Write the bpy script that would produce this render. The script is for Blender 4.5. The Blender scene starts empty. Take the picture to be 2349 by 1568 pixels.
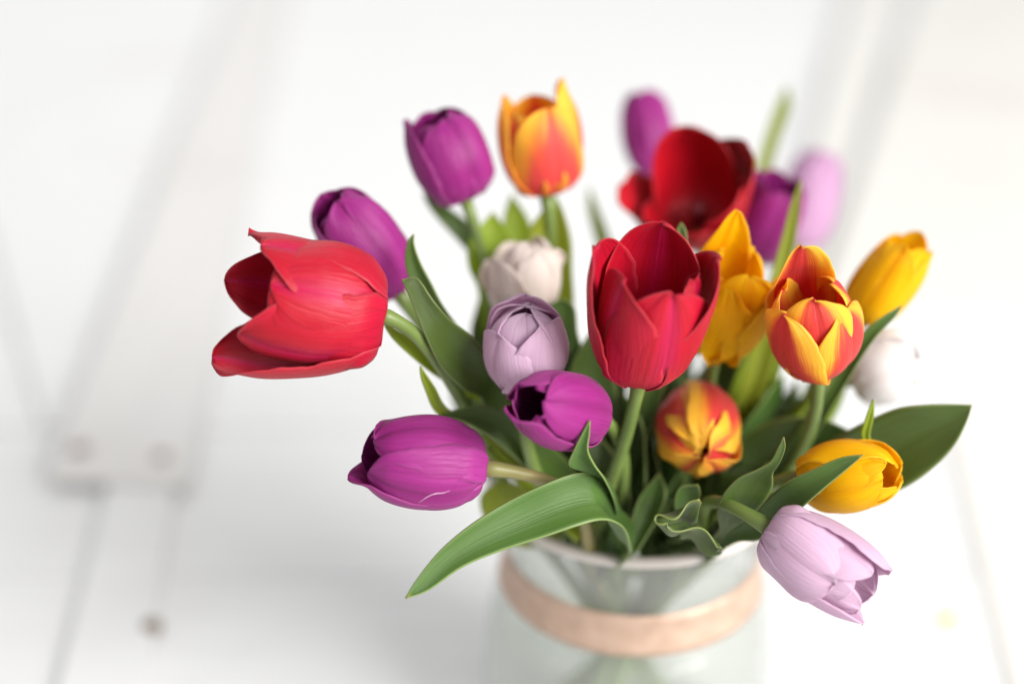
import bpy, math, random
import numpy as np
from mathutils import Vector

# ------------------------------------------------------------------ camera
scn = bpy.context.scene
PITCH = math.radians(27.5)
FPX = 50.0 / 36.0 * 2349.0            # focal length in units of a 2349-wide frame
CX, CY = 1174.5, 784.0
VASE_H = 0.15                          # rim height above the boards
FWD = Vector((0, math.cos(PITCH), -math.sin(PITCH)))
UPV = Vector((0, math.sin(PITCH), math.cos(PITCH)))
RGT = Vector((1, 0, 0))
RIM_D = 0.62
_rx, _ry = (1455 - CX) / FPX * RIM_D, -(1096 - CY) / FPX * RIM_D
CAM = Vector((0, 0, VASE_H)) - (FWD * RIM_D + RGT * _rx + UPV * _ry)

def P(x, y, d):
    """point of the place seen at (x, y) of the photograph, d metres deep"""
    return CAM + FWD * d + RGT * ((x - CX) / FPX * d) + UPV * (-(y - CY) / FPX * d)

def G(x, y, z=0.0):
    """point at height z seen at (x, y)"""
    r = P(x, y, 1.0) - CAM
    return CAM + r * ((z - CAM.z) / r.z)

cam_d = bpy.data.cameras.new('camera')
cam_d.lens = 50; cam_d.sensor_width = 36
cam_d.clip_start = 0.02; cam_d.clip_end = 60
cam_d.dof.use_dof = True
cam_d.dof.focus_distance = 0.50
cam_d.dof.aperture_fstop = 2.1
cam = bpy.data.objects.new('camera', cam_d)
scn.collection.objects.link(cam)
cam.location = CAM
cam.rotation_euler = (math.pi / 2 - PITCH, 0, 0)
scn.camera = cam

# ------------------------------------------------------------------ light
world = bpy.data.worlds.new('World'); scn.world = world; world.use_nodes = True
bg = world.node_tree.nodes['Background']
bg.inputs['Color'].default_value = (0.95, 0.975, 1.0, 1)
bg.inputs['Strength'].default_value = 0.46

def area(name, loc, aim, size, power, col):
    l = bpy.data.lights.new(name, 'AREA'); l.shape = 'RECTANGLE'
    l.size, l.size_y = size; l.energy = power; l.color = col
    o = bpy.data.objects.new(name, l); scn.collection.objects.link(o)
    o.location = loc
    o.rotation_euler = (Vector(aim) - Vector(loc)).to_track_quat('-Z', 'Y').to_euler()
    return o
area('window_light', (2.20, -1.95, 1.75), (0, 0.05, 0.20), (2.2, 1.8), 212.0, (1.0, 0.985, 0.965))
area('back_window_light', (-0.7, 2.2, 1.9), (0, 0.3, 0.05), (2.4, 1.8), 26.0, (1.0, 1.0, 1.0))

vs = scn.view_settings
vs.view_transform = 'Standard'; vs.look = 'None'; vs.exposure = 0.26; vs.gamma = 1.0
vs.use_curve_mapping = False
scn.render.engine = 'CYCLES'
cy = scn.cycles
cy.use_denoising = True
cy.max_bounces = 8; cy.diffuse_bounces = 4; cy.transparent_max_bounces = 24
cy.transmission_bounces = 6; cy.caustics_reflective = False; cy.caustics_refractive = False

rng = random.Random(7)
COL = scn.collection

# ------------------------------------------------------------------ helpers
def link(o, parent=None):
    COL.objects.link(o)
    if parent is not None:
        o.parent = parent
    return o

def mesh_obj(name, verts, faces, mat, parent=None, uvs=None, smooth=True, origin=None):
    base = Vector((0, 0, 0))
    if parent is not None:
        base = parent.location.copy()
        if parent.parent is not None:
            base = base + parent.parent.location
    vv = [tuple(Vector(v) - base) for v in verts]
    if origin is not None and parent is None:
        vv = [tuple(Vector(v) - Vector(origin)) for v in verts]
    me = bpy.data.meshes.new(name)
    me.from_pydata(vv, [], faces)
    if smooth:
        me.polygons.foreach_set('use_smooth', [True] * len(me.polygons))
    if uvs is not None:
        uvl = me.uv_layers.new(name='uv')
        idx = np.empty(len(me.loops), dtype=np.int32)
        me.loops.foreach_get('vertex_index', idx)
        uvl.data.foreach_set('uv', np.asarray(uvs, dtype=np.float32)[idx].ravel())
    me.materials.append(mat)
    me.update()
    o = bpy.data.objects.new(name, me)
    COL.objects.link(o)
    if origin is not None and parent is None:
        o.location = origin
    if parent is not None:
        o.parent = parent
    return o

def empty(name, loc):
    o = bpy.data.objects.new(name, None); COL.objects.link(o); o.location = loc
    o.empty_display_size = 0.02
    return o

def tag(o, label, cat, group=None):
    o['label'] = label; o['category'] = cat
    if group: o['group'] = group
    return o

def grid_faces(nu, nv):
    f = []
    for j in range(nv - 1):
        for i in range(nu - 1):
            a = j * nu + i
            f.append((a, a + 1, a + nu + 1, a + nu))
    return f

def crom(pts, n):
    """Catmull-Rom through rows of pts -> n samples (uniform in control index)"""
    p = np.asarray(pts, dtype=float)
    if p.ndim == 1: p = p[:, None]
    k = len(p)
    pp = np.vstack([2 * p[0] - p[1], p, 2 * p[-1] - p[-2]])
    out = []
    for t in np.linspace(0, k - 1, n):
        i = min(int(t), k - 2); s = t - i
        a, b, c, d = pp[i], pp[i + 1], pp[i + 2], pp[i + 3]
        out.append(0.5 * ((2 * b) + (c - a) * s + (2 * a - 5 * b + 4 * c - d) * s * s + (3 * b - a - 3 * c + d) * s ** 3))
    return np.array(out)

def solidify(o, t, off=0.0):
    m = o.modifiers.new('thickness', 'SOLIDIFY'); m.thickness = t; m.offset = off
    m.use_even_offset = False
    return o

def tube(name, pts, radii, mat, parent=None, seg=10):
    pts = [Vector(p) for p in pts]
    verts, uvs = [], []
    n = len(pts)
    ref = Vector((0.3, 0.9, 0.2))
    for i, p in enumerate(pts):
        t = (pts[min(i + 1, n - 1)] - pts[max(i - 1, 0)]).normalized()
        a = ref - t * ref.dot(t)
        if a.length < 1e-4: a = t.orthogonal()
        a.normalize(); b = t.cross(a); ref = a
        for k in range(seg):
            an = 2 * math.pi * k / seg
            verts.append(p + (a * math.cos(an) + b * math.sin(an)) * radii[i])
            uvs.append((k / seg, i / (n - 1)))
    faces = []
    for i in range(n - 1):
        for k in range(seg):
            k2 = (k + 1) % seg
            faces.append((i * seg + k, i * seg + k2, (i + 1) * seg + k2, (i + 1) * seg + k))
    faces.append(tuple(range(seg))[::-1])
    faces.append(tuple((n - 1) * seg + k for k in range(seg)))
    return mesh_obj(name, verts, faces, mat, parent, uvs)

def lathe(name, prof, mat, parent, seg=72, centre=(0, 0, 0), closed=False):
    verts, faces = [], []
    n = len(prof)
    for r, z in prof:
        for k in range(seg):
            a = 2 * math.pi * k / seg
            verts.append((centre[0] + r * math.cos(a), centre[1] + r * math.sin(a), centre[2] + z))
    for i in range(n if closed else n - 1):
        i2 = (i + 1) % n
        for k in range(seg):
            k2 = (k + 1) % seg
            faces.append((i * seg + k, i * seg + k2, i2 * seg + k2, i2 * seg + k))
    return mesh_obj(name, verts, faces, mat, parent)

def box_on(name, quad, z0, z1, mat, parent=None):
    """board with a four-cornered outline (xy) between heights z0 and z1, edges eased"""
    q = [Vector((p[0], p[1])) for p in quad]
    c = sum(q, Vector((0, 0))) / 4
    e = 0.0025
    def ins(v):
        d = (c - v); return v + d.normalized() * e * 1.4
    rings = [[(v.x, v.y, z0) for v in q], [(v.x, v.y, z1 - e) for v in q], [(ins(v).x, ins(v).y, z1) for v in q]]
    verts = [v for r in rings for v in r]
    faces = []
    for r in range(2):
        for k in range(4):
            k2 = (k + 1) % 4
            faces.append((r * 4 + k, r * 4 + k2, r * 4 + 4 + k2, r * 4 + 4 + k))
    faces.append((8, 9, 10, 11)); faces.append((3, 2, 1, 0))
    # keep normals outward whatever the winding
    area2 = sum(q[k].x * q[(k + 1) % 4].y - q[(k + 1) % 4].x * q[k].y for k in range(4))
    if area2 < 0: faces = [f[::-1] for f in faces]
    org = (c.x, c.y, z0) if parent is None else None
    return mesh_obj(name, verts, faces, mat, parent, smooth=False, origin=org)

# ------------------------------------------------------------------ materials
class NT:
    def __init__(s, name):
        s.m = bpy.data.materials.new(name); s.m.use_nodes = True
        s.t = s.m.node_tree; s.t.nodes.clear()
        s.out = s.n('ShaderNodeOutputMaterial')
    def n(s, typ, **kw):
        nd = s.t.nodes.new(typ)
        for k, v in kw.items():
            if k in nd.inputs.keys(): nd.inputs[k].default_value = v
            else: setattr(nd, k, v)
        return nd
    def l(s, a, b): s.t.links.new(a, b)
    def math(s, op, a, b=None, clamp=False):
        nd = s.t.nodes.new('ShaderNodeMath'); nd.operation = op; nd.use_clamp = clamp
        for i, v in enumerate((a, b)):
            if v is None: continue
            if isinstance(v, (int, float)): nd.inputs[i].default_value = v
            else: s.l(v, nd.inputs[i])
        return nd.outputs[0]
    def mix(s, fac, a, b, blend='MIX'):
        nd = s.t.nodes.new('ShaderNodeMix'); nd.data_type = 'RGBA'; nd.blend_type = blend
        for i, v in ((0, fac), (6, a), (7, b)):
            if isinstance(v, (int, float)): nd.inputs[i].default_value = v
            elif isinstance(v, tuple): nd.inputs[i].default_value = v if len(v) == 4 else v + (1,)
            else: s.l(v, nd.inputs[i])
        return nd.outputs[2]
    def ramp(s, fac, stops):
        nd = s.t.nodes.new('ShaderNodeValToRGB')
        el = nd.color_ramp.elements
        while len(el) < len(stops): el.new(0.5)
        for e, (p, c) in zip(el, stops):
            e.position = p; e.color = c if len(c) == 4 else tuple(c) + (1,)
        s.l(fac, nd.inputs[0]); return nd.outputs[0]

def uv_parts(nt):
    uv = nt.n('ShaderNodeUVMap'); uv.uv_map = 'uv'
    sp = nt.n('ShaderNodeSeparateXYZ'); nt.l(uv.outputs[0], sp.inputs[0])
    return uv, sp.outputs[0], sp.outputs[1]

def streaks(nt, uv, su, sv, detail=3.0, seedz=None):
    mp = nt.n('ShaderNodeMapping'); mp.inputs['Scale'].default_value = (su, sv, 1)
    nt.l(uv.outputs[0], mp.inputs[0])
    oi = nt.n('ShaderNodeObjectInfo')
    add = nt.n('ShaderNodeVectorMath'); add.operation = 'ADD'
    cmb = nt.n('ShaderNodeCombineXYZ')
    nt.l(nt.math('MULTIPLY', oi.outputs['Random'], 37.0), cmb.inputs[2])
    nt.l(mp.outputs[0], add.inputs[0]); nt.l(cmb.outputs[0], add.inputs[1])
    no = nt.n('ShaderNodeTexNoise', Scale=1.0, Detail=detail, Roughness=0.6)
    nt.l(add.outputs[0], no.inputs['Vector'])
    return no.outputs[0], oi

def petal_material(name, colour, vein, base_col, kind='plain', edge=None, translucent=0.3, rough=0.43, sheen=0.05, spec=0.33, rib=None, vw=0.50, soft=0.27):
    nt = NT(name)
    uv, u, v = uv_parts(nt)
    st, oi = streaks(nt, uv, 46, 1.6)
    broad, _ = streaks(nt, uv, 5, 1.2, 2.0)
    fine, _ = streaks(nt, uv, 120, 3.0, 2.0)
    au = nt.math('ABSOLUTE', nt.math('SUBTRACT', nt.math('MULTIPLY', u, 2.0), 1.0))
    c = nt.mix(nt.math('MULTIPLY', nt.math('SUBTRACT', st, 0.38), 1.6, True), colour, vein)
    if kind == 'flame':
        # red flame up the middle of the petal, yellow margin, edge feathered by the veins
        f = nt.math('ADD', au, nt.math('MULTIPLY', nt.math('SUBTRACT', v, 0.5), vw))
        f = nt.math('ADD', f, nt.math('MULTIPLY', nt.math('SUBTRACT', st, 0.5), 0.50))
        f = nt.math('ADD', f, nt.math('MULTIPLY', nt.math('SUBTRACT', broad, 0.5), 0.45))
        k1 = nt.ramp(f, [(0.56 - soft / 2, (0, 0, 0)), (0.56 + soft / 2, (1, 1, 1))])
        c = nt.mix(k1, c, (0.92, 0.24, 0.035))
        k2 = nt.ramp(f, [(0.69 - soft / 2, (0, 0, 0)), (0.69 + soft / 2, (1, 1, 1))])
        c = nt.mix(k2, c, edge)
        tipk = nt.math('MULTIPLY', nt.math('SUBTRACT', 0.12, au), 6.0, True)
        tipk = nt.math('MULTIPLY', tipk, nt.math('MULTIPLY', nt.math('SUBTRACT', v, 0.7), 3.0, True))
        c = nt.mix(tipk, c, colour)
    else:
        c = nt.mix(nt.math('MULTIPLY', nt.math('SUBTRACT', broad, 0.45), 0.9, True), c, edge if edge else vein)
    if kind != 'flame':
        rk = nt.math('MULTIPLY', nt.math('SUBTRACT', 0.22, nt.math('ADD', au, nt.math('MULTIPLY', nt.math('SUBTRACT', st, 0.5), 0.25))), 5.0, True)
        c = nt.mix(nt.math('MULTIPLY', rk, 0.55), c, rib if rib else vein)
    # pale claw where the petal joins the stem
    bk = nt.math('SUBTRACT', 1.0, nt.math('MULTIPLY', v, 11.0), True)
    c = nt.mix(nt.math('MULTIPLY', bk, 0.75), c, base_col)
    # paler bloom fading up from the base
    pk = nt.math('MULTIPLY', nt.math('SUBTRACT', 0.42, nt.math('ADD', v, nt.math('MULTIPLY', nt.math('SUBTRACT', st, 0.5), 0.3))), 2.4, True)
    if kind != 'flame':
        c = nt.mix(nt.math('MULTIPLY', pk, 0.5), c, edge if edge else colour)
    # lighter margin
    mk = nt.math('MULTIPLY', nt.math('SUBTRACT', au, 0.93), 9.0, True)
    lm = nt.mix(0.35, colour if kind != 'flame' else edge, (1, 0.9, 0.9))
    c = nt.mix(nt.math('MULTIPLY', mk, 0.16), c, lm)
    hs = nt.n('ShaderNodeHueSaturation')
    nt.l(nt.math('ADD', nt.math('MULTIPLY', oi.outputs['Random'], 0.14), 0.93), hs.inputs['Value'])
    nt.l(c, hs.inputs['Color']); c = hs.outputs[0]
    bs = nt.n('ShaderNodeBsdfPrincipled', Roughness=rough)
    bs.inputs['Specular IOR Level'].default_value = spec
    bs.inputs['Sheen Weight'].default_value = sheen
    bs.inputs['Sheen Roughness'].default_value = 0.35
    bs.inputs['Sheen Tint'].default_value = (1.0, 0.86, 0.92, 1)
    nt.l(c, bs.inputs['Base Color'])
    rr = nt.math('ADD', nt.math('MULTIPLY', st, 0.3), rough - 0.15); nt.l(rr, bs.inputs['Roughness'])
    bump = nt.n('ShaderNodeBump', Strength=0.6, Distance=0.0009)
    h = nt.math('ADD', nt.math('MULTIPLY', st, 0.7), nt.math('MULTIPLY', fine, 0.3))
    mid = nt.math('MULTIPLY', nt.math('SUBTRACT', 0.05, au), 8.0, True)
    h = nt.math('SUBTRACT', h, nt.math('MULTIPLY', mid, 0.7))
    nt.l(h, bump.inputs['Height']); nt.l(bump.outputs[0], bs.inputs['Normal'])
    tr = nt.n('ShaderNodeBsdfTranslucent'); nt.l(c, tr.inputs[0])
    mx = nt.n('ShaderNodeMixShader'); mx.inputs[0].default_value = translucent
    nt.l(bs.outputs[0], mx.inputs[1]); nt.l(tr.outputs[0], mx.inputs[2])
    nt.l(mx.outputs[0], nt.out.inputs[0])
    return nt.m

M = {}
M['red'] = petal_material('red_petal', (0.52, 0.005, 0.022), (0.32, 0.002, 0.012), (0.62, 0.06, 0.10), edge=(0.60, 0.016, 0.075), rib=(0.52, 0.010, 0.10), translucent=0.28)
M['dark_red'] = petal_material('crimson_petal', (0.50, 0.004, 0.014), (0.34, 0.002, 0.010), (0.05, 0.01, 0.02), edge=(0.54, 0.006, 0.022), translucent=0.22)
M['purple'] = petal_material('purple_petal', (0.37, 0.026, 0.235), (0.22, 0.009, 0.130), (0.55, 0.30, 0.42), edge=(0.50, 0.075, 0.36), translucent=0.32)
M['lilac'] = petal_material('lilac_petal', (0.79, 0.58, 0.73), (0.71, 0.47, 0.62), (0.76, 0.66, 0.52), edge=(0.84, 0.67, 0.80), translucent=0.45)
M['mauve'] = petal_material('mauve_petal', (0.62, 0.36, 0.56), (0.54, 0.28, 0.47), (0.70, 0.60, 0.48), edge=(0.70, 0.46, 0.65), translucent=0.4)
M['cream'] = petal_material('cream_petal', (0.89, 0.81, 0.75), (0.85, 0.73, 0.66), (0.74, 0.74, 0.50), edge=(0.90, 0.85, 0.81), translucent=0.45)
M['white'] = petal_material('white_petal', (0.91, 0.88, 0.87), (0.88, 0.82, 0.81), (0.78, 0.74, 0.56), edge=(0.92, 0.90, 0.90), translucent=0.45)
M['yellow'] = petal_material('yellow_petal', (0.97, 0.62, 0.004), (0.94, 0.47, 0.002), (0.85, 0.66, 0.10), edge=(0.98, 0.72, 0.010), translucent=0.48, sheen=0.02, spec=0.2)
M['flame'] = petal_material('flame_petal', (0.76, 0.065, 0.055), (0.62, 0.030, 0.030), (0.84, 0.20, 0.12), kind='flame', edge=(0.96, 0.56, 0.045), translucent=0.40, sheen=0.08)
M['flame_soft'] = petal_material('apricot_flame_petal', (0.86, 0.100, 0.090), (0.78, 0.070, 0.060), (0.84, 0.16, 0.14), kind='flame', edge=(0.97, 0.58, 0.060), translucent=0.45, sheen=0.08, vw=1.05, soft=0.5)

def leaf_material(name, c1, c2, translucent_col, bloom, tfac=0.17):
    nt = NT(name)
    uv, u, v = uv_parts(nt)
    st, oi = streaks(nt, uv, 60, 1.4, 2.0)
    blot, _ = streaks(nt, uv, 5, 3, 5.0)
    au = nt.math('ABSOLUTE', nt.math('SUBTRACT', nt.math('MULTIPLY', u, 2.0), 1.0))
    c = nt.mix(nt.math('MULTIPLY', nt.math('SUBTRACT', st, 0.35), 1.7, True), c1, c2)
    c = nt.mix(nt.math('MULTIPLY', nt.math('SUBTRACT', blot, 0.48), 1.6, True), c, bloom)
    mk = nt.math('MULTIPLY', nt.math('SUBTRACT', au, 0.93), 12.0, True)
    c = nt.mix(nt.math('MULTIPLY', mk, 0.45), c, (0.36, 0.42, 0.13))
    tk = nt.math('SUBTRACT', 1.0, nt.math('MULTIPLY', v, 28.0), True)
    c = nt.mix(nt.math('MULTIPLY', tk, 0.6), c, (0.30, 0.26, 0.05))
    hs = nt.n('ShaderNodeHueSaturation')
    nt.l(nt.math('ADD', nt.math('MULTIPLY', oi.outputs['Random'], 0.4), 0.8), hs.inputs['Value'])
    nt.l(nt.math('ADD', nt.math('MULTIPLY', oi.outputs['Random'], 0.03), 0.485), hs.inputs['Hue'])
    nt.l(c, hs.inputs['Color']); c = hs.outputs[0]
    bs = nt.n('ShaderNodeBsdfPrincipled', Roughness=0.38)
    bs.inputs['Specular IOR Level'].default_value = 0.38
    bs.inputs['Sheen Weight'].default_value = 0.05
    bs.inputs['Sheen Tint'].default_value = (0.8, 1, 0.9, 1)
    nt.l(c, bs.inputs['Base Color'])
    bump = nt.n('ShaderNodeBump', Strength=0.45, Distance=0.0006)
    nt.l(st, bump.inputs['Height']); nt.l(bump.outputs[0], bs.inputs['Normal'])
    tr = nt.n('ShaderNodeBsdfTranslucent')
    tc = nt.mix(0.6, c, translucent_col); nt.l(tc, tr.inputs[0])
    mx = nt.n('ShaderNodeMixShader'); mx.inputs[0].default_value = tfac
    nt.l(bs.outputs[0], mx.inputs[1]); nt.l(tr.outputs[0], mx.inputs[2])
    nt.l(mx.outputs[0], nt.out.inputs[0])
    return nt.m
M['leaf'] = leaf_material('tulip_leaf', (0.070, 0.124, 0.020), (0.052, 0.098, 0.013), (0.30, 0.46, 0.02), (0.095, 0.158, 0.050))
M['leaf_fresh'] = leaf_material('fresh_tulip_leaf', (0.33, 0.41, 0.036), (0.24, 0.31, 0.022), (0.58, 0.66, 0.04), (0.35, 0.43, 0.07), 0.50)

def simple(name, col, rough=0.5, metal=0.0, noise=None, spec=0.5, transl=None, nscale=60.0):
    nt = NT(name)
    bs = nt.n('ShaderNodeBsdfPrincipled', Roughness=rough, Metallic=metal)
    bs.inputs['Specular IOR Level'].default_value = spec
    if noise:
        tc = nt.n('ShaderNodeTexCoord')
        no = nt.n('ShaderNodeTexNoise', Scale=nscale, Detail=4.0); nt.l(tc.outputs['Object'], no.inputs['Vector'])
        c = nt.mix(nt.math('MULTIPLY', nt.math('SUBTRACT', no.outputs[0], 0.3), 2.2, True), col, noise)
        nt.l(c, bs.inputs['Base Color'])
    else:
        bs.inputs['Base Color'].default_value = col + (1,)
    if transl:
        tr = nt.n('ShaderNodeBsdfTranslucent'); tr.inputs[0].default_value = col + (1,)
        mx = nt.n('ShaderNodeMixShader'); mx.inputs[0].default_value = transl
        nt.l(bs.outputs[0], mx.inputs[1]); nt.l(tr.outputs[0], mx.inputs[2]); nt.l(mx.outputs[0], nt.out.inputs[0])
    else:
        nt.l(bs.outputs[0], nt.out.inputs[0])
    return nt.m
M['stem'] = simple('tulip_stem', (0.18, 0.25, 0.06), 0.42, noise=(0.11, 0.165, 0.032), transl=0.12)
M['stem_brown'] = simple('reddish_tulip_stem', (0.26, 0.20, 0.08), 0.45, noise=(0.20, 0.21, 0.06), transl=0.1)
M['pistil'] = simple('pistil_green', (0.45, 0.48, 0.20), 0.5, noise=(0.35, 0.40, 0.12))
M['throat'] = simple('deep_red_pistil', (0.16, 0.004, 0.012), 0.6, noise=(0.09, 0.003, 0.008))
M['anther'] = simple('anther_dark', (0.05, 0.02, 0.05), 0.7, noise=(0.09, 0.05, 0.03))
M['anther_yellow'] = simple('anther_yellow', (0.80, 0.50, 0.05), 0.7, noise=(0.7, 0.4, 0.03))
M['copper'] = simple('copper_ribbon', (0.54, 0.38, 0.29), 0.45, metal=0.3, noise=(0.43, 0.29, 0.21), spec=0.5, nscale=140.0)
M['rim'] = simple('lip_pink_highlight', (0.80, 0.74, 0.69), 0.18, spec=0.8, transl=0.35)  # pinkish edge highlight put into the colour of the glass lip
M['nail'] = simple('old_nail', (0.21, 0.14, 0.10), 0.7, noise=(0.13, 0.08, 0.055))
M['cut'] = simple('petal_scrap', (0.85, 0.70, 0.12), 0.5)

def paint_material(name, c1, c2, grime, axis=(1, 14, 14)):
    nt = NT(name)
    tc = nt.n('ShaderNodeTexCoord')
    geo = nt.n('ShaderNodeNewGeometry')
    mp = nt.n('ShaderNodeMapping'); mp.inputs['Scale'].default_value = axis
    nt.l(geo.outputs['Position'], mp.inputs[0])
    gr = nt.n('ShaderNodeTexNoise', Scale=6.0, Detail=6.0, Roughness=0.65); nt.l(mp.outputs[0], gr.inputs['Vector'])
    bl = nt.n('ShaderNodeTexNoise', Scale=3.2, Detail=3.0); nt.l(geo.outputs['Position'], bl.inputs['Vector'])
    c = nt.mix(nt.math('MULTIPLY', nt.math('SUBTRACT', gr.outputs[0], 0.42), 2.0, True), c1, c2)
    k = nt.math('MULTIPLY', nt.math('SUBTRACT', bl.outputs[0], 0.56), 3.0, True)
    c = nt.mix(nt.math('MULTIPLY', k, 0.6), c, grime)
    bs = nt.n('ShaderNodeBsdfPrincipled', Roughness=0.6); bs.inputs['Specular IOR Level'].default_value = 0.15
    nt.l(c, bs.inputs['Base Color'])
    bump = nt.n('ShaderNodeBump', Strength=0.3, Distance=0.001)
    nt.l(gr.outputs[0], bump.inputs['Height']); nt.l(bump.outputs[0], bs.inputs['Normal'])
    nt.l(bs.outputs[0], nt.out.inputs[0])
    return nt.m
M['paint'] = paint_material('white_painted_board', (0.675, 0.672, 0.665), (0.635, 0.628, 0.612), (0.53, 0.50, 0.465))
M['paint_warm'] = paint_material('cream_painted_board', (0.66, 0.64, 0.605), (0.615, 0.59, 0.55), (0.51, 0.45, 0.395), (14, 1, 14))
M['paint_old'] = paint_material('worn_painted_plank', (0.63, 0.61, 0.595), (0.585, 0.565, 0.545), (0.51, 0.47, 0.44), (14, 1, 14))

def glass_material():
    nt = NT('milky_green_glass')
    tp = nt.n('ShaderNodeBsdfTransparent'); tp.inputs[0].default_value = (0.968, 0.975, 0.965, 1)
    tl = nt.n('ShaderNodeBsdfTranslucent'); tl.inputs[0].default_value = (0.93, 0.935, 0.92, 1)
    df = nt.n('ShaderNodeBsdfDiffuse'); df.inputs[0].default_value = (0.93, 0.935, 0.92, 1)
    gl = nt.n('ShaderNodeBsdfGlossy', Roughness=0.12)
    m0 = nt.n('ShaderNodeMixShader'); m0.inputs[0].default_value = 0.5
    nt.l(tl.outputs[0], m0.inputs[1]); nt.l(df.outputs[0], m0.inputs[2])
    m1 = nt.n('ShaderNodeMixShader'); m1.inputs[0].default_value = 0.14
    nt.l(tp.outputs[0], m1.inputs[1]); nt.l(m0.outputs[0], m1.inputs[2])
    lw = nt.n('ShaderNodeLayerWeight', Blend=0.5)
    fr = nt.math('ADD', nt.math('MULTIPLY', nt.math('POWER', lw.outputs['Facing'], 4.0), 0.50), 0.06)
    m2 = nt.n('ShaderNodeMixShader')
    nt.l(fr, m2.inputs[0]); nt.l(m1.outputs[0], m2.inputs[1]); nt.l(gl.outputs[0], m2.inputs[2])
    nt.l(m2.outputs[0], nt.out.inputs[0])
    return nt.m
M['glass'] = glass_material()
def water_material():
    nt = NT('vase_water')
    tp = nt.n('ShaderNodeBsdfTransparent'); tp.inputs[0].default_value = (0.95, 0.965, 0.945, 1)
    gl = nt.n('ShaderNodeBsdfGlossy', Roughness=0.03)
    lw = nt.n('ShaderNodeLayerWeight', Blend=0.5)
    fr = nt.math('ADD', nt.math('MULTIPLY', nt.math('POWER', lw.outputs['Facing'], 4.0), 0.4), 0.02)
    m2 = nt.n('ShaderNodeMixShader')
    nt.l(fr, m2.inputs[0]); nt.l(tp.outputs[0], m2.inputs[1]); nt.l(gl.outputs[0], m2.inputs[2])
    nt.l(m2.outputs[0], nt.out.inputs[0])
    return nt.m
M['water'] = water_material()

# ------------------------------------------------------------------ setting: painted boards
ground = mesh_obj('floor', [(-9, -6, -0.03), (9, -6, -0.03), (9, 14, -0.03), (-9, 14, -0.03)], [(0, 1, 2, 3)], M['paint'], smooth=False)
ground['kind'] = 'structure'
tabletop = mesh_obj('tabletop', [(-1.6, -0.6, -0.024), (1.6, -0.6, -0.024), (1.6, 5.0, -0.024), (-1.6, 5.0, -0.024)], [(0, 1, 2, 3)], M['paint'], smooth=False)
tabletop['kind'] = 'structure'
yy = -0.6; k = 0
while yy < 5.0:
    w = 0.145 + 0.02 * math.sin(k * 1.7)
    g = 0.0007
    o = box_on('plank', [(-1.6, yy + g), (1.6, yy + g), (1.6, yy + w - g), (-1.6, yy + w - g)], -0.022, 0.0 - 0.0006 * (k % 3), M['paint'], tabletop)
    yy += w; k += 1

def board(name, px, z0, z1, mat, label, cat='board'):
    o = box_on(name, [G(x, y, z1) for x, y in px], z0, z1, mat)
    tag(o, label, cat)
    return o
pl = empty('painted_plank', G(270, 1095, 0.004))
tag(pl, 'greyish white painted plank with two nail heads near its sawn end', 'plank')
box_on('board', [G(x, y, 0.0092) for x, y in ((105, 1088), (428, 1106), (668, -60), (555, -60))], 0.004, 0.0092, M['paint_old'], pl)
def nail(px, z, parent, r=0.0045):
    c = G(px[0], px[1], z)
    lathe('nail_head', [(0.0001, 0.0014), (r * 0.8, 0.0012), (r, 0.0002), (r, -0.002)], M['nail'], parent, 20, c)
nail((182, 1030), 0.0092, pl, 0.0066); nail((372, 1048), 0.0092, pl, 0.0056)
sl = empty('painted_batten', G(260, 1300, 0.0))
tag(sl, 'narrow white batten with one rusty nail, running under the sawn plank end', 'batten')
box_on('board', [G(x, y, 0.0038) for x, y in ((115, 1640), (322, 1640), (412, 1040), (262, 1040))], 0.0005, 0.0038, M['paint'], sl)
nail((348, 1432), 0.0038, sl, 0.0052)
board('painted_board', [(-70, 380), (100, 975), (205, 705), (88, 235)], 0.0005, 0.0038, M['paint'], 'short white board lying askew against the greyish plank')
board('painted_board', [(1966, -60), (1790, 620), (1868, 620), (2072, -60)], 0.0005, 0.011, M['paint_warm'], 'narrow cream white board behind the dark red and lilac tulips')
board('painted_board', [(2122, -60), (1876, 700), (2700, 760), (2700, -60)], 0.0005, 0.011, M['paint_warm'], 'wide cream white board beyond the slim yellow tulip')
board('painted_board', [(2150, 900), (2330, 1640), (2800, 1640), (2800, 860)], 0.0005, 0.0012, M['paint_warm'], 'cream white board beside the yellow petal scrap')

# ------------------------------------------------------------------ vase
vase = empty('vase', (0, 0, 0))
tag(vase, 'milky glass vase with a pink copper ribbon round its neck holding all the tulips', 'vase')
H = VASE_H
prof_pts = [(0.052, 0.0), (0.066, 0.006), (0.0725, 0.025), (0.0735, 0.055), (0.070, 0.085), (0.0635, 0.104), (0.0620, 0.116), (0.0650, 0.132), (0.0705, 0.146), (0.0715, 0.150)]
pr = crom([(r * 0.90, z) for r, z in prof_pts], 46)
outer = [tuple(p) for p in pr]
inner = [(max(r - 0.0028, 0.001), max(z, 0.006) if i < 6 else z) for i, (r, z) in enumerate(outer)]
rimtop = [(outer[-1][0] - 0.0004, H + 0.0012), (outer[-1][0] - 0.0014, H + 0.0018), (outer[-1][0] - 0.0024, H + 0.0012)]
body = lathe('glass_body', [(0.0005, 0.0)] + outer + rimtop + inner[::-1] + [(0.0005, 0.006)], M['glass'], vase, 96)
bandp = [(r + 0.0016, z) for r, z in outer if 0.100 < z < 0.119]
bz0, bz1 = bandp[0][1], bandp[-1][1]
bn = [(bandp[0][0] - 0.0012, bz0 - 0.0006)] + bandp + [(bandp[-1][0] - 0.0012, bz1 + 0.0006)]
lathe('copper_ribbon', bn, M['copper'], vase, 96)
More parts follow.
